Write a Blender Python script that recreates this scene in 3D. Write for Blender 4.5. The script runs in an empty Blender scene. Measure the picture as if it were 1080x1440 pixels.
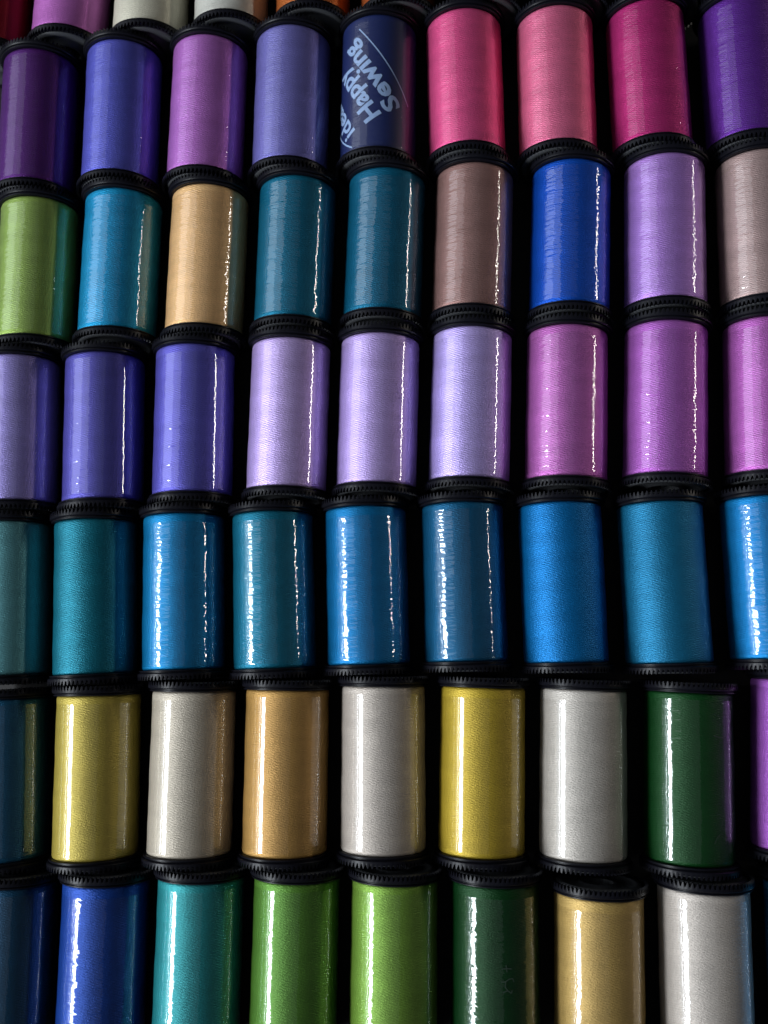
import bpy, bmesh, math, random
from mathutils import Vector, Matrix

scene = bpy.context.scene
MM = 0.001
R_THREAD, R_FLANGE, LEN, THICK = 9.6, 10.7, 36.0, 2.35      # spool measures in mm

# ------------------------------------------------------------------ camera
cam_data = bpy.data.cameras.new("camera")
cam = bpy.data.objects.new("camera", cam_data)
scene.collection.objects.link(cam)
right, up, back = (0.997129, 0.0, -0.075721), (0.012075, 0.987203, 0.159013), (0.074752, -0.159471, 0.984368)
cam.matrix_world = Matrix(((right[0], up[0], back[0], 0.0),
                           (right[1], up[1], back[1], 0.0),
                           (right[2], up[2], back[2], (217.0 + R_FLANGE) * MM),
                           (0, 0, 0, 1)))
cam_data.sensor_width = 36.0
cam_data.lens = 1300.0 / 1440.0 * 36.0
cam_data.clip_start = 0.005
cam_data.clip_end = 20.0
cam_data.dof.use_dof = True
cam_data.dof.focus_distance = 0.214
cam_data.dof.aperture_fstop = 32.5 / 1.6
scene.camera = cam

# ------------------------------------------------------------------ dim room, its two windows and an added fill lamp
world = bpy.data.worlds.new("World")
scene.world = world
world.use_nodes = True
wbg = world.node_tree.nodes["Background"]
wbg.inputs[0].default_value = (0.75, 0.85, 1.0, 1)
wbg.inputs[1].default_value = 0.024

def area_lamp(name, angle, dist, y0, y1, width_deg, radiance, color):
    """rectangular area lamp at `angle` degrees from straight up (negative = left), spanning y0..y1 metres"""
    d = bpy.data.lights.new(name, 'AREA')
    d.shape = 'RECTANGLE'
    w = 2 * dist * math.tan(math.radians(width_deg / 2))
    d.size, d.size_y = w, y1 - y0
    d.energy = radiance * math.pi * w * (y1 - y0)
    d.color = color
    o = bpy.data.objects.new(name, d)
    a = math.radians(angle)
    o.location = (math.sin(a) * dist, (y0 + y1) / 2, math.cos(a) * dist)
    o.rotation_euler = (0, a, 0)
    scene.collection.objects.link(o)
    return o

area_lamp("window_pane_light", -58, 1.00, -0.90, 0.09, 9.0, 30.0, (0.88, 0.94, 1.0))
area_lamp("window_slit_light", -68.5, 1.00, -0.90, 0.09, 1.0, 18.0, (0.88, 0.94, 1.0))
area_lamp("window_wall_light", -63, 1.15, -1.00, 0.90, 26.0, 1.1, (0.80, 0.90, 1.0))
area_lamp("curtain_light", -54, 1.05, 0.10, 1.05, 52.0, 0.72, (0.88, 0.93, 1.0))
area_lamp("soft_fill_light", -25, 1.30, -1.10, 1.10, 84.0, 0.09, (0.85, 0.92, 1.0))  # added soft fill from upper left, easing the edge between lit and dark sides
area_lamp("far_window_light", 74.5, 1.00, 0.165, 0.60, 2.5, 24.0, (1.0, 0.93, 0.84))

scene.view_settings.view_transform = 'Standard'
scene.view_settings.look = 'None'
scene.view_settings.exposure = 0.0
scene.view_settings.gamma = 1.0
scene.render.resolution_x, scene.render.resolution_y = 768, 1024
scene.cycles.transparent_max_bounces = 16
scene.cycles.max_bounces = 8
scene.cycles.sample_clamp_indirect = 8.0

# ------------------------------------------------------------------ materials
def lin(c):
    out = []
    for v in c:
        v /= 255.0
        out.append(v / 12.92 if v <= 0.04045 else ((v + 0.055) / 1.055) ** 2.4)
    return tuple(out) + (1.0,)

class Nodes:
    def __init__(self, name):
        self.m = bpy.data.materials.new(name)
        self.m.use_nodes = True
        self.t = self.m.node_tree
        self.t.nodes.clear()
        self.out = self.n('ShaderNodeOutputMaterial')
    def n(self, kind, **kw):
        nd = self.t.nodes.new(kind)
        for k, v in kw.items():
            setattr(nd, k, v)
        return nd
    def link(self, a, b):
        self.t.links.new(a, b)
    def val(self, sock, v):
        if hasattr(v, 'node'):
            self.link(v, sock)
        else:
            sock.default_value = v
    def math(self, op, a, b=0.0, c=None):
        nd = self.n('ShaderNodeMath', operation=op)
        self.val(nd.inputs[0], a)
        self.val(nd.inputs[1], b)
        if c is not None:
            self.val(nd.inputs[2], c)
        return nd.outputs[0]
    def noise(self, vec, scale, detail=2.0, rough=0.5):
        nd = self.n('ShaderNodeTexNoise')
        self.link(vec, nd.inputs['Vector'])
        nd.inputs['Scale'].default_value = scale
        nd.inputs['Detail'].default_value = detail
        nd.inputs['Roughness'].default_value = rough
        return nd.outputs['Fac']
    def surface_coords(self):
        """UV in mm (u round the spool, v along it), moved by a random amount for each object"""
        uv = self.n('ShaderNodeUVMap', uv_map='mm')
        info = self.n('ShaderNodeObjectInfo')
        off = self.n('ShaderNodeCombineXYZ')
        self.link(self.math('MULTIPLY', info.outputs['Random'], 517.0), off.inputs[0])
        self.link(self.math('MULTIPLY', info.outputs['Random'], 293.0), off.inputs[1])
        self.link(self.math('MULTIPLY', info.outputs['Random'], 71.0), off.inputs[2])
        add = self.n('ShaderNodeVectorMath', operation='ADD')
        self.link(uv.outputs[0], add.inputs[0])
        self.link(off.outputs[0], add.inputs[1])
        sep = self.n('ShaderNodeSeparateXYZ')
        self.link(uv.outputs[0], sep.inputs[0])
        return add.outputs[0], sep.outputs[0], sep.outputs[1]
    def scaled(self, vec, s):
        nd = self.n('ShaderNodeVectorMath', operation='MULTIPLY')
        self.link(vec, nd.inputs[0])
        nd.inputs[1].default_value = s
        return nd.outputs[0]
    def bump(self, height, dist, strength=1.0, normal=None):
        nd = self.n('ShaderNodeBump')
        self.link(height, nd.inputs['Height'])
        nd.inputs['Distance'].default_value = dist
        nd.inputs['Strength'].default_value = strength
        if normal is not None:
            self.link(normal, nd.inputs['Normal'])
        return nd.outputs['Normal']

def thread_material(name, rgb, gain=1.0, satin=1.0):
    k = Nodes(name)
    vec, u, v = k.surface_coords()
    base = tuple(min(0.82, c * gain) for c in lin(rgb)[:3]) + (1,)
    # two crossing helices of thread give the fine twill of the winding
    h1 = k.math('SINE', k.math('MULTIPLY', k.math('ADD', v, k.math('MULTIPLY', u, 0.42)), 11.5))
    h2 = k.math('SINE', k.math('MULTIPLY', k.math('SUBTRACT', v, k.math('MULTIPLY', u, 0.16)), 13.3))
    fibre = k.noise(k.scaled(vec, (1.0, 5.5, 1.0)), 1.1, 3.0, 0.7)
    speck = k.noise(vec, 3.2, 2.0, 0.7)
    broad = k.noise(k.scaled(vec, (0.12, 0.7, 1.0)), 0.55, 2.0)
    height = k.math('ADD', k.math('MULTIPLY', h1, 0.07),
                    k.math('ADD', k.math('MULTIPLY', h2, 0.08),
                           k.math('ADD', k.math('MULTIPLY', fibre, 0.7), k.math('MULTIPLY', speck, 0.75))))
    nrm = k.bump(height, 0.00014, 0.78)
    var = k.math('ADD', 0.57, k.math('ADD', k.math('MULTIPLY', fibre, 0.30),
                                     k.math('ADD', k.math('MULTIPLY', speck, 0.28), k.math('MULTIPLY', broad, 0.28))))
    mix = k.n('ShaderNodeMix', data_type='RGBA', blend_type='MULTIPLY')
    mix.inputs['Factor'].default_value = 1.0
    mix.inputs['A'].default_value = base
    comb = k.n('ShaderNodeCombineColor')
    for i in range(3):
        k.link(var, comb.inputs[i])
    k.link(comb.outputs[0], mix.inputs['B'])
    b = k.n('ShaderNodeBsdfPrincipled')
    k.link(mix.outputs['Result'], b.inputs['Base Color'])
    b.inputs['Metallic'].default_value = 0.58 * satin
    b.inputs['Roughness'].default_value = 0.40
    b.inputs['Specular IOR Level'].default_value = 0.35
    k.link(nrm, b.inputs['Normal'])
    k.link(b.outputs[0], k.out.inputs[0])
    return k.m

def film_material(name, wrinkle, rough, shine=0.080):
    """thin clear wrap: clear straight on, glossy at an angle, wrinkled round the spool"""
    k = Nodes(name)
    vec, u, v = k.surface_coords()
    rings = k.noise(k.scaled(vec, (0.30, 1.2, 1.0)), 1.0, 1.0, 0.5)
    ladder = k.noise(k.scaled(vec, (0.14, 1.8, 1.0)), 1.0, 1.0)
    slow = k.noise(k.scaled(vec, (0.25, 0.10, 1.0)), 1.0, 1.0)
    h = k.math('ADD', k.math('MULTIPLY', rings, 0.75),
               k.math('ADD', k.math('MULTIPLY', ladder, 0.34), k.math('MULTIPLY', slow, 0.45)))
    nrm = k.bump(h, 0.00020 * wrinkle, 1.0)
    lw = k.n('ShaderNodeLayerWeight')                      # thin sheet: the same reflectance from both sides
    fac = k.math('ADD', shine, k.math('MULTIPLY', k.math('POWER', lw.outputs['Facing'], 5.0), 0.28))
    gl = k.n('ShaderNodeBsdfGlossy')
    gl.inputs['Color'].default_value = (1, 1, 1, 1)
    gl.inputs['Roughness'].default_value = rough
    k.link(nrm, gl.inputs['Normal'])
    tr = k.n('ShaderNodeBsdfTransparent')
    mx = k.n('ShaderNodeMixShader')
    k.link(fac, mx.inputs[0])
    k.link(tr.outputs[0], mx.inputs[1])
    k.link(gl.outputs[0], mx.inputs[2])
    k.link(mx.outputs[0], k.out.inputs[0])
    return k.m

def plastic_material(name, rgb, rough):
    k = Nodes(name)
    tc = k.n('ShaderNodeTexCoord')
    nz = k.noise(tc.outputs['Object'], 900.0, 3.0, 0.6)
    dust = k.noise(tc.outputs['Object'], 160.0, 4.0, 0.7)
    b = k.n('ShaderNodeBsdfPrincipled')
    b.inputs['Base Color'].default_value = rgb
    k.link(k.math('ADD', rough - 0.12, k.math('MULTIPLY', dust, 0.25)), b.inputs['Roughness'])
    b.inputs['Specular IOR Level'].default_value = 0.17
    k.link(k.bump(nz, 0.00003, 0.5), b.inputs['Normal'])
    k.link(b.outputs[0], k.out.inputs[0])
    return k.m

def paper_material(name, rgb, rough=0.5):
    k = Nodes(name)
    vec, u, v = k.surface_coords()
    nz = k.noise(k.scaled(vec, (1.0, 3.0, 1.0)), 1.5, 3.0, 0.6)
    mix = k.n('ShaderNodeMix', data_type='RGBA')
    base = lin(rgb)
    mix.inputs['A'].default_value = tuple(c * 0.75 for c in base[:3]) + (1,)
    mix.inputs['B'].default_value = tuple(min(1, c * 1.2) for c in base[:3]) + (1,)
    k.link(nz, mix.inputs['Factor'])
    b = k.n('ShaderNodeBsdfPrincipled')
    k.link(mix.outputs['Result'], b.inputs['Base Color'])
    b.inputs['Roughness'].default_value = rough
    k.link(k.bump(nz, 0.00003, 0.6), b.inputs['Normal'])
    k.link(b.outputs[0], k.out.inputs[0])
    return k.m

M_FLANGE = plastic_material("black_plastic", (0.005, 0.005, 0.008, 1), 0.34)
M_DISC = plastic_material("light_catching_black_plastic", (0.05, 0.052, 0.056, 1), 0.42)  # black plastic with a lightened base colour, standing for light caught on the discs
M_FILM = {'soft': film_material("clear_film_soft", 0.45, 0.05, 0.040),
          'smooth': film_material("clear_film_smooth", 0.28, 0.07),
          'fine': film_material("clear_film_fine", 0.60, 0.02),
          'crinkled': film_material("clear_film_crinkled", 1.1, 0.02)}
M_SLEEVE = paper_material("navy_paper", (16, 30, 80))
M_SCUFF = paper_material("scuffed_film", (44, 60, 50))
M_PRINT = paper_material("pale_blue_print", (140, 165, 204))

# ------------------------------------------------------------------ table under the spools
def table():
    bm = bmesh.new()
    xs = [-0.26 + 0.02 * i for i in range(27)]
    vs = [[bm.verts.new((x, y * 0.02, 0.0)) for x in xs] for y in range(-16, 20)]
    for a in range(len(vs) - 1):
        for b in range(len(xs) - 1):
            bm.faces.new((vs[a][b], vs[a][b + 1], vs[a + 1][b + 1], vs[a + 1][b]))
    me = bpy.data.meshes.new("table_top")
    bm.to_mesh(me); bm.free()
    k = Nodes("dark_table")
    tc = k.n('ShaderNodeTexCoord')
    grain = k.noise(k.scaled(tc.outputs['Object'], (60, 6, 1)), 8.0, 5.0, 0.6)
    mix = k.n('ShaderNodeMix', data_type='RGBA')
    mix.inputs['A'].default_value = (0.003, 0.002, 0.002, 1)
    mix.inputs['B'].default_value = (0.007, 0.004, 0.004, 1)
    k.link(grain, mix.inputs['Factor'])
    b = k.n('ShaderNodeBsdfPrincipled')
    k.link(mix.outputs['Result'], b.inputs['Base Color'])
    b.inputs['Roughness'].default_value = 0.7
    k.link(b.outputs[0], k.out.inputs[0])
    me.materials.append(k.m)
    o = bpy.data.objects.new("table_top", me)
    scene.collection.objects.link(o)
    o['kind'] = 'structure'
table()

# ------------------------------------------------------------------ meshes of one spool (axis along Y, centre at origin, mm -> m)
def finish(bm, name, mat, smooth=True, sharp=35):
    bmesh.ops.recalc_face_normals(bm, faces=bm.faces)
    for f in bm.faces:
        f.smooth = smooth
    if smooth and sharp:
        lim = math.radians(sharp)
        for e in bm.edges:
            if len(e.link_faces) == 2 and e.calc_face_angle() > lim:
                e.smooth = False
    me = bpy.data.meshes.new(name)
    bm.to_mesh(me); bm.free()
    me.materials.append(mat)
    return me

def tube_mesh(name, mat, profile, seg, closed_ends=False, wobble=None, sharp=35):
    """revolve (radius, along) pairs round Y; UV map 'mm' holds arc length and length along"""
    bm = bmesh.new()
    uvl = bm.loops.layers.uv.new('mm')
    rings = []
    for r, y in profile:
        ring = []
        for i in range(seg):
            a = 2 * math.pi * i / seg
            rr = r + (wobble(a, y) if wobble else 0.0)
            ring.append(bm.verts.new((rr * math.sin(a) * MM, y * MM, rr * math.cos(a) * MM)))
        rings.append(ring)
    for j in range(len(rings) - 1):
        for i in range(seg):
            i2 = (i + 1) % seg
            f = bm.faces.new((rings[j][i], rings[j][i2], rings[j + 1][i2], rings[j + 1][i]))
            us = [i, i + 1, i + 1, i]
            ys = [profile[j][1], profile[j][1], profile[j + 1][1], profile[j + 1][1]]
            for lp, uu, yy in zip(f.loops, us, ys):
                lp[uvl].uv = (uu / seg * 2 * math.pi * R_THREAD, yy)
    if closed_ends:
        bm.faces.new(rings[0]); bm.faces.new(rings[-1])
    return finish(bm, name, mat, True, sharp)

rng = random.Random(7)
def thread_mesh(mat, seed, uneven=1.0):
    """cylinder of wound thread, with rounded shoulders and barely uneven layers"""
    r = random.Random(seed)
    ph = [r.uniform(0, 6.28) for _ in range(4)]
    h = LEN / 2
    prof = [(8.9, -h), (R_THREAD - 0.30, -h + 0.05), (R_THREAD - 0.10, -h + 0.25), (R_THREAD - 0.02, -h + 0.6)]
    n = 44
    for i in range(n + 1):
        prof.append((R_THREAD, -h + 1.0 + (LEN - 2.0) * i / n))
    prof += [(R_THREAD - 0.02, h - 0.6), (R_THREAD - 0.10, h - 0.25), (R_THREAD - 0.30, h - 0.05), (8.9, h)]
    def wob(a, y):
        return uneven * (0.030 * math.sin(y * 0.42 + ph[0]) + 0.022 * math.sin(y * 1.1 + ph[1]) + 0.018 * math.sin(2 * a + y * 0.2 + ph[2])
                         + 0.012 * math.sin(3 * a - y * 0.5 + ph[3]))
    return tube_mesh("thread_winding", mat, prof, 96, False, wob, 60)

def film_mesh(mat, seed, y0, y1):
    r = random.Random(seed + 100)
    ph = [r.uniform(0, 6.28) for _ in range(4)]
    n = 60
    prof = [(R_THREAD + 0.13, y0 + (y1 - y0) * i / n) for i in range(n + 1)]
    def wob(a, y):
        return 0.016 * math.sin(y * 0.5 + ph[0] + a) + 0.010 * math.sin(y * 1.7 + ph[1] - a) + 0.014 * math.sin(3 * a + ph[2])
    return tube_mesh("plastic_film", mat, prof, 120, False, wob, 0)

def flange_mesh():
    """end ring of the spool, outward along +Y from 0: lip, groove, plain band and a crown of teeth"""
    teeth, per = 66, 6
    seg = teeth * per
    saw = [0.0, 0.10, 0.62, 1.0, 0.90, 0.12]
    rows = [(8.8, 0.0, 0), (10.15, 0.0, 0), (10.32, 0.10, 0), (10.32, 0.30, 0), (10.05, 0.42, 0), (10.05, 0.55, 0), (10.52, 0.66, 0),
            (10.70, 0.84, 0), (10.70, 1.20, 0), (10.66, 1.32, 1), (9.95, 1.34, 1), (9.80, 1.30, 0),
            (9.55, 1.42, 0), (9.45, 1.75, 0), (9.25, 1.85, 0), (8.9, 1.80, 0)]
    bm = bmesh.new()
    rings = []
    for r, y, t in rows:
        ring = []
        for i in range(seg):
            a = 2 * math.pi * i / seg
            yy = y + (0.98 * saw[i % per] if t else 0.0)
            ring.append(bm.verts.new((r * math.sin(a) * MM, yy * MM, r * math.cos(a) * MM)))
        rings.append(ring)
    for j in range(len(rings) - 1):
        for i in range(seg):
            i2 = (i + 1) % seg
            bm.faces.new((rings[j][i], rings[j][i2], rings[j + 1][i2], rings[j + 1][i]))
    return finish(bm, "flange", M_FLANGE, True, 30)

def disc_mesh():
    """end face inside the ring of teeth: domed rim, shallow dish, raised hub with its hole"""
    prof = [(9.22, 1.84), (9.1, 2.02), (8.6, 2.16), (7.9, 2.12), (7.5, 1.75), (4.6, 1.6), (4.2, 1.9), (3.6, 2.0), (3.2, 1.9), (3.0, -1.0)]
    return tube_mesh("end_disc", M_DISC, prof, 72, False, None, 60)

ME_FLANGE, ME_DISC = flange_mesh(), disc_mesh()
ME_CORE = tube_mesh("core_tube", M_FLANGE, [(8.75, -LEN / 2 - 0.2), (8.8, 0), (8.75, LEN / 2 + 0.2)], 48, False, None, 60)

def link(name, data, parent=None):
    o = bpy.data.objects.new(name, data)
    scene.collection.objects.link(o)
    if parent is not None:
        o.parent = parent
    return o

# where each spool lies (mm from the foot of the camera, and its turn in degrees); rows run from the top of the picture down
PLACE = {
    'A1': (-107.61, 137.41, 0.6),
    'A2': (-85.13, 138.77, 0.3),
    'A3': (-62.39, 138.89, -0.9),
    'A4': (-40.36, 140.32, -0.8),
    'A5': (-17.86, 141.75, -0.8),
    'A6': (4.37, 142.27, 0.9),
    'A7': (27.26, 141.79, -0.0),
    'A8': (50.20, 142.20, 0.8),
    'A9': (73.23, 142.24, 0.6),
    'B1': (-105.48, 96.61, 0.6),
    'B2': (-83.69, 97.97, -0.5),
    'B3': (-61.26, 98.09, -1.1),
    'B4': (-38.77, 99.52, -1.4),
    'B5': (-16.29, 100.57, -2.2),
    'B6': (5.63, 100.97, -2.3),
    'B7': (29.40, 100.84, -2.7),
    'B8': (52.25, 101.40, -2.2),
    'B9': (74.81, 101.44, -1.1),
    'C1': (-107.73, 55.69, 2.1),
    'C2': (-85.89, 55.81, 1.8),
    'C3': (-63.32, 57.17, 0.6),
    'C4': (-39.77, 58.16, -1.2),
    'C5': (-17.86, 58.72, -1.6),
    'C6': (4.45, 59.64, -2.2),
    'C7': (27.27, 59.49, -2.4),
    'C8': (50.43, 59.84, -3.1),
    'C9': (73.88, 60.10, -2.3),
    'D1': (-107.49, 14.70, 2.5),
    'D2': (-86.03, 15.01, 2.5),
    'D3': (-64.38, 16.11, 1.8),
    'D4': (-42.65, 16.37, 2.0),
    'D5': (-20.44, 17.25, 1.5),
    'D6': (2.30, 17.92, 1.0),
    'D7': (25.08, 17.69, 0.8),
    'D8': (48.14, 17.55, 1.0),
    'D9': (71.70, 18.55, 0.7),
    'E1': (-105.55, -26.73, 2.9),
    'E2': (-83.49, -25.79, 1.4),
    'E3': (-61.05, -24.81, -0.1),
    'E4': (-39.02, -24.43, -0.3),
    'E5': (-16.64, -23.60, 0.0),
    'E6': (5.80, -23.78, -1.5),
    'E7': (28.33, -24.25, -2.0),
    'E8': (51.49, -24.79, -2.3),
    'E9': (75.08, -22.25, -3.6),
    'O1': (-121.96, 178.21, -1.0),
    'O2': (-100.36, 179.57, -1.5),
    'O3': (-78.61, 179.69, -0.5),
    'O4': (-57.01, 181.12, 0.0),
    'O5': (-35.11, 182.55, -0.5),
    'O6': (-12.88, 183.07, 0.0),
    'O7': (8.72, 183.07, 0.5),
    'O8': (30.50, 183.00, 0.0),
    'O9': (53.63, 183.04, 1.0),
    'F1': (-101.64, -67.79, 0.4),
    'F2': (-80.09, -66.99, 0.0),
    'F3': (-58.20, -65.89, -0.4),
    'F4': (-36.38, -65.52, -0.9),
    'F5': (-14.30, -65.59, -0.7),
    'F6': (7.97, -65.51, -0.7),
    'F7': (30.31, -67.80, -1.6),
    'F8': (52.92, -66.15, -1.3),
    'F9': (75.90, -64.80, -1.0),
}

# colour of the thread on each spool: name, sRGB, gain, sheen
COLOURS = {
    'O1': ('dark red', (125, 15, 30), 1, 1), 'O2': ('orchid', (190, 110, 190), 1, 1), 'O3': ('silver beige', (205, 200, 180), 1, .6),
    'O4': ('silver grey', (200, 198, 188), 1, .6), 'O5': ('burnt orange', (190, 105, 50), 1, 1), 'O6': ('rust orange', (175, 90, 45), 1, 1),
    'O7': ('black', (20, 20, 24), 1, 1), 'O8': ('black', (20, 20, 24), 1, 1), 'O9': ('black', (20, 20, 24), 1, 1),
    'A1': ('dark violet', (84, 34, 112), 1, 1), 'A2': ('periwinkle blue', (92, 95, 195), 1, 1), 'A3': ('orchid purple', (178, 110, 190), 1.1, 1),
    'A4': ('slate lilac', (122, 118, 190), 1, 1), 'A5': ('navy', (30, 50, 120), 1, 1), 'A6': ('rose pink', (230, 86, 142), 1.05, 1),
    'A7': ('candy pink', (232, 112, 150), 1.05, 1), 'A8': ('magenta', (178, 44, 112), 1.1, 1), 'A9': ('royal purple', (100, 46, 150), 1, 1),
    'B1': ('apple green', (142, 168, 84), 1, 1), 'B2': ('cerulean blue', (20, 142, 190), 1, 1), 'B3': ('cream yellow', (230, 184, 128), 1.0, .8),
    'B4': ('dark teal', (12, 105, 135), 1, 1), 'B5': ('deep teal', (10, 98, 130), 1, 1), 'B6': ('taupe brown', (155, 118, 112), 1, 1),
    'B7': ('royal blue', (14, 80, 188), 1, 1), 'B8': ('lavender purple', (175, 130, 210), 1, 1), 'B9': ('rosy taupe', (172, 146, 142), 1.1, 1),
    'C1': ('grey lilac', (152, 140, 205), 1, 1), 'C2': ('indigo', (86, 82, 168), 1, 1), 'C3': ('violet blue', (94, 90, 184), 1, 1),
    'C4': ('pale lilac', (195, 170, 228), 1, 1), 'C5': ('soft lilac', (190, 165, 226), 1, 1), 'C6': ('light lavender', (190, 170, 235), 1, 1),
    'C7': ('mauve pink', (182, 102, 176), 1, 1), 'C8': ('bright mauve', (172, 98, 186), 1, 1), 'C9': ('fuchsia mauve', (180, 98, 180), 1, 1),
    'D1': ('grey teal', (92, 148, 154), 1, 1), 'D2': ('teal', (14, 104, 122), 1, 1), 'D3': ('ocean blue', (6, 116, 168), 1, 1),
    'D4': ('petrol teal', (14, 104, 130), 1, 1), 'D5': ('azure blue', (5, 106, 160), 1, 1), 'D6': ('petrol blue', (12, 84, 122), 1, 1),
    'D7': ('bright blue', (3, 102, 164), 1, 1), 'D8': ('steel teal', (20, 104, 142), 1, 1), 'D9': ('sky blue', (12, 118, 180), 1, 1),
    'E1': ('deep petrol', (24, 80, 112), 1, 1), 'E2': ('mustard yellow', (170, 152, 66), 1, .7), 'E3': ('pearl grey', (178, 168, 152), 1, .5),
    'E4': ('gold brown', (176, 136, 74), 1, .7), 'E5': ('light grey', (176, 166, 156), 1, .5), 'E6': ('golden yellow', (178, 152, 48), 1, .7),
    'E7': ('white grey', (180, 173, 164), 1, .5), 'E8': ('forest green', (10, 62, 22), 1, .7), 'E9': ('purple', (165, 95, 190), 1, 1),
    'F1': ('marine blue', (12, 62, 92), 1, .8), 'F2': ('cobalt blue', (16, 60, 142), 1, .8), 'F3': ('turquoise', (36, 132, 136), 1, .8),
    'F4': ('leaf green', (80, 124, 44), 1, .8), 'F5': ('lime green', (112, 148, 56), 1, .8), 'F6': ('bottle green', (5, 54, 18), 1, .8),
    'F7': ('sand gold', (176, 146, 84), 1, .7), 'F8': ('cool grey', (180, 171, 162), 1, .5),
    'F9': ('sea blue', (30, 125, 175), 1, .8),
}
FILM = {'O': None, 'A': 'soft', 'A5': 'soft', 'B': 'crinkled', 'C': 'fine', 'D': 'crinkled', 'E': 'smooth', 'F': 'fine',
        'D1': None, 'D2': None, 'D7': None, 'D8': None, 'E8': 'fine', 'F2': 'crinkled', 'F6': 'crinkled', 'C7': 'crinkled', 'C8': 'crinkled'}

LABELS = {
    'O1': 'dark red spool cut off in the top left corner above the dark violet one',
    'O2': 'orchid pink spool bottom at the top edge, between the dark red and silver beige ones',
    'O3': 'silver beige spool bottom at the top edge, right beside the orchid pink one',
    'O4': 'silver grey spool bottom at the top edge, left of the burnt orange one',
    'O5': 'burnt orange spool bottom at the top edge, above the slate lilac spool',
    'O6': 'rust orange spool barely showing at the top edge, above the printed navy sleeve',
    'O7': 'black end of a spool at the top edge, above the rose pink one',
    'O8': 'black end of a spool at the top edge, above the candy pink one',
    'O9': 'black end of a spool at the top edge, above the magenta one',
    'A1': 'dark violet spool at the left edge, above the apple green one',
    'A2': 'periwinkle blue spool above the cerulean blue one, beside the dark violet one',
    'A3': 'orchid purple spool above the cream yellow one',
    'A4': 'slate lilac spool just left of the navy sleeve with printed words',
    'A5': 'navy wrapped spool printed with the words ideal Happy Sewing in pale blue',
    'A6': 'deep rose pink spool just right of the printed navy one',
    'A7': 'light candy pink spool above the royal blue one',
    'A8': 'dark magenta spool between the candy pink one and the royal purple one',
    'A9': 'royal purple spool in the top right corner, above the rosy taupe one',
    'B1': 'apple green spool at the left edge, below the dark violet one',
    'B2': 'cerulean blue spool between the apple green and the cream yellow ones',
    'B3': 'cream yellow spool with a glossy wrap, below the orchid purple one',
    'B4': 'dark teal spool just right of the cream yellow one, below the slate lilac one',
    'B5': 'deep teal spool directly below the printed navy one',
    'B6': 'taupe brown spool below the deep rose pink one',
    'B7': 'royal blue spool between the taupe brown and the lavender purple ones',
    'B8': 'lavender purple spool below the dark magenta one',
    'B9': 'rosy taupe spool at the right edge, below the royal purple one',
    'C1': 'grey lilac spool at the left edge, below the apple green one',
    'C2': 'dull indigo spool directly below the cerulean blue one',
    'C3': 'violet blue spool directly below the cream yellow one',
    'C4': 'pale lilac spool just right of the violet blue one, below the dark teal one',
    'C5': 'pale lilac spool directly below the deep teal one, middle of three pale spools',
    'C6': 'light lavender spool directly below the taupe brown one',
    'C7': 'mauve pink spool directly below the royal blue one',
    'C8': 'mauve spool directly below the lavender purple one',
    'C9': 'fuchsia mauve spool at the right edge, below the rosy taupe one',
    'D1': 'greyish teal spool at the left edge, below the grey lilac one',
    'D2': 'matt teal spool without glare, directly below the dull indigo one',
    'D3': 'glossy ocean blue spool directly below the violet blue one',
    'D4': 'glossy dark teal spool with streaky glare, above the gold brown one',
    'D5': 'glossy azure blue spool with streaky glare, directly above the middle light grey one',
    'D6': 'dark petrol blue spool tilted slightly, directly above the golden yellow one',
    'D7': 'matt bright blue spool directly below the mauve pink one',
    'D8': 'matt steel teal spool directly above the forest green one',
    'D9': 'sky blue spool with streaky glare at the right edge, below the fuchsia mauve one',
    'E1': 'dark petrol spool at the left edge, beside the mustard yellow one',
    'E2': 'mustard yellow spool directly above the cobalt blue one',
    'E3': 'pearl grey spool between the mustard yellow and the gold brown ones',
    'E4': 'gold brown spool between two light grey ones, above the leaf green one',
    'E5': 'light grey spool between the gold brown and the golden yellow ones',
    'E6': 'golden yellow spool directly above the bottle green one',
    'E7': 'whitish grey spool between the golden yellow and the forest green ones',
    'E8': 'dark forest green spool directly above the cool grey one',
    'E9': 'purple spool cut off at the right edge, beside the forest green one',
    'F1': 'dark marine blue spool in the bottom left corner',
    'F2': 'cobalt blue spool at the bottom, directly below the mustard yellow one',
    'F3': 'turquoise spool at the bottom, directly below the pearl grey one',
    'F4': 'leaf green spool at the bottom, directly below the gold brown one',
    'F5': 'lime green spool at the bottom, between the leaf green and the bottle green ones',
    'F6': 'dark bottle green spool at the bottom, directly below the golden yellow one',
    'F7': 'sand gold spool at the bottom, directly below the whitish grey one',
    'F8': 'cool grey spool in the bottom right corner, below the dark forest green one',
    'F9': 'spool cut off right of the cool grey one, only its black rim showing',
}

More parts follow.
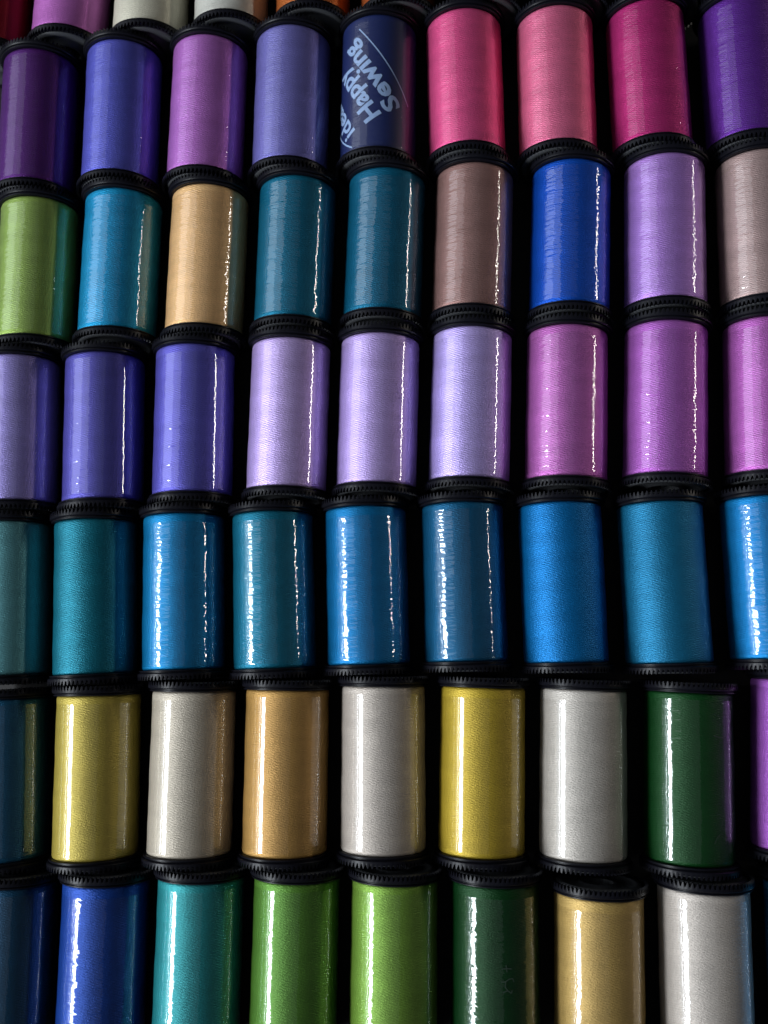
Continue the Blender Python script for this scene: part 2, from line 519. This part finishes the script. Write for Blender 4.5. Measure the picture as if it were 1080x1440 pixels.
def make_spool(key, film):
    """one thread spool lying on its side: core, winding, two toothed flanges with end discs, clear wrap"""
    x, y, yaw = PLACE[key]
    root = link("thread_spool", None)
    root.empty_display_size = 0.01
    root.location = (x * MM, y * MM, 0.0)
    root.rotation_euler = (0, 0, math.radians(yaw))
    seed = sum(ord(c) * (i + 3) for i, c in enumerate(key))
    roll = random.Random(seed).uniform(0, 6.28)
    name, rgb, gain, satin = COLOURS[key]
    def part(nm, me, par, flip=False, rl=0.0, dy=0.0):
        o = link(nm, me, par)
        if par is root:
            o.location = (0, dy * MM, R_FLANGE * MM)
            o.rotation_euler = (0, rl, math.pi if flip else 0)
        return o
    part("core_tube", ME_CORE, root)
    if key == 'A5':
        w = part("paper_sleeve", thread_mesh(M_SLEEVE, seed, 0.15), root)
        lettering(w)
    else:
        part("thread_winding", thread_mesh(thread_material(name.replace(' ', '_') + "_thread", rgb, gain, satin), seed), root)
    for flip, rl in ((False, roll), (True, roll * 1.7)):
        f = part("flange", ME_FLANGE, root, flip, rl, (-1 if flip else 1) * LEN / 2)
        part("end_disc", ME_DISC, f)
    if film:
        rr = random.Random(seed * 3)
        part("plastic_film", film_mesh(M_FILM[film], seed, -LEN / 2 + rr.uniform(0.7, 1.3), LEN / 2 - rr.uniform(1.4, 2.4)), root)
    for k2, strokes in SCUFFS.items():
        if k2 == key:
            for pts in strokes:
                scuff(root, pts)
    root['label'] = LABELS[key]
    root['category'] = 'thread spool'
    root['group'] = 'spools of sewing thread lying in rows'
    return root

# faint scuffs and a small whitish mark on the clear wrap of two dark green spools (u, v in mm)
SCUFFS = {
    'F6': [[(0.9, 2.0), (1.9, 2.1), (3.0, 2.0)], [(1.8, 2.8), (1.9, 2.1), (2.0, 1.4)],
           [(0.8, -0.6), (1.7, -0.5), (2.4, 0.0), (3.2, 0.1), (3.5, -0.6)], [(1.7, -0.5), (1.6, -1.5), (2.1, -2.2), (2.9, -2.8)],
           [(2.1, -2.2), (1.2, -2.6)], [(2.9, -2.8), (3.1, -2.2)]],
    'E8': [[(3.2, 9.2), (4.8, 8.8), (6.6, 8.9)], [(3.0, -13.0), (3.6, -11.8), (4.4, -11.2)]],
}

def scuff(parent, pts):
    bm = bmesh.new()
    w = 0.10
    prev = None
    for i, (u, v) in enumerate(pts):
        a0, a1 = pts[max(i - 1, 0)], pts[min(i + 1, len(pts) - 1)]
        d = Vector((a1[0] - a0[0], a1[1] - a0[1])).normalized()
        n = Vector((-d.y, d.x)) * w
        cur = [bm.verts.new(wrap(u + n.x, v + n.y, 0.20)), bm.verts.new(wrap(u - n.x, v - n.y, 0.20))]
        if prev:
            bm.faces.new((prev[0], prev[1], cur[1], cur[0]))
        prev = cur
    me = bpy.data.meshes.new("scuff_mark")
    bm.to_mesh(me); bm.free()
    me.materials.append(M_SCUFF)
    o = link("scuff_mark", me, parent)
    o.location = (0, 0, R_FLANGE * MM)

# printed words on the navy sleeve ------------------------------------------------
def wrap(u, v, lift):
    r = R_THREAD + lift
    a = u / R_THREAD
    return (r * math.sin(a) * MM, v * MM, r * math.cos(a) * MM)

def lettering(parent):
    def word(text, u0, v0, deg, width, cap, bold):
        cu = bpy.data.curves.new("lettering", 'FONT')
        cu.body = text
        cu.size = 1.0
        cu.offset = bold
        cu.resolution_u = 3
        tmp = bpy.data.objects.new("lettering_source", cu)
        scene.collection.objects.link(tmp)
        dg = bpy.context.evaluated_depsgraph_get()
        me = bpy.data.meshes.new_from_object(tmp.evaluated_get(dg))
        bpy.data.objects.remove(tmp)
        bm = bmesh.new(); bm.from_mesh(me); bpy.data.meshes.remove(me)
        bmesh.ops.triangulate(bm, faces=bm.faces)
        xs = [v.co.x for v in bm.verts]
        sx = width / (max(xs) - min(xs)); x0 = min(xs)
        sy = cap / 0.69
        for v in bm.verts:
            v.co = ((v.co.x - x0) * sx, v.co.y * sy, 0)
        for _ in range(3):
            long_e = [e for e in bm.edges if e.calc_length() > 0.9]
            if long_e:
                bmesh.ops.subdivide_edges(bm, edges=long_e, cuts=1)
                bmesh.ops.triangulate(bm, faces=[f for f in bm.faces if len(f.verts) > 3])
        c, s = math.cos(math.radians(deg)), math.sin(math.radians(deg))
        uvl = bm.loops.layers.uv.new('mm')
        for f in bm.faces:
            for lp in f.loops:
                lp[uvl].uv = (lp.vert.co.x, lp.vert.co.y)
        for v in bm.verts:
            px, py = v.co.x, v.co.y
            v.co = wrap(u0 + px * c - py * s, v0 + px * s + py * c, 0.095)
        for f in bm.faces:
            f.normal_update()
            cen = f.calc_center_median()
            if f.normal.dot(Vector((cen.x, 0, cen.z))) < 0:
                f.normal_flip()
        m2 = bpy.data.meshes.new("lettering")
        bm.to_mesh(m2); bm.free()
        m2.materials.append(M_PRINT)
        return link("lettering", m2, parent)
    word("Sewing", 6.6, -6.4, 125, 22.6, 4.4, 0.03)
    word("Happy", 1.5, -9.2, 125, 18.6, 4.4, 0.03)
    word("ideal", -5.2, -12.6, 123, 12.6, 4.0, 0.026)
    def rule(p0, p1, bow, w):
        bm = bmesh.new()
        uvl = bm.loops.layers.uv.new('mm')
        n = 40
        d = Vector((p1[0] - p0[0], p1[1] - p0[1])); L = d.length; d /= L
        nn = Vector((-d.y, d.x))
        prev = None
        for i in range(n + 1):
            t = i / n
            c = Vector(p0) + d * L * t + nn * bow * 4 * t * (1 - t)
            a = bm.verts.new(wrap(c.x + nn.x * w, c.y + nn.y * w, 0.09))
            b = bm.verts.new(wrap(c.x - nn.x * w, c.y - nn.y * w, 0.09))
            if prev:
                bm.faces.new((prev[0], prev[1], b, a))
            prev = (a, b)
        me = bpy.data.meshes.new("printed_rule")
        bm.to_mesh(me); bm.free()
        me.materials.append(M_PRINT)
        link("printed_rule", me, parent)
    rule((-4.5, 14.6), (9.1, -5.2), 0.35, 0.16)
    rule((-13.0, -10.0), (-6.0, -17.0), -0.6, 0.20)

# ------------------------------------------------------------------ lay them out
for key in sorted(PLACE):
    make_spool(key, FILM.get(key, FILM.get(key[0])))
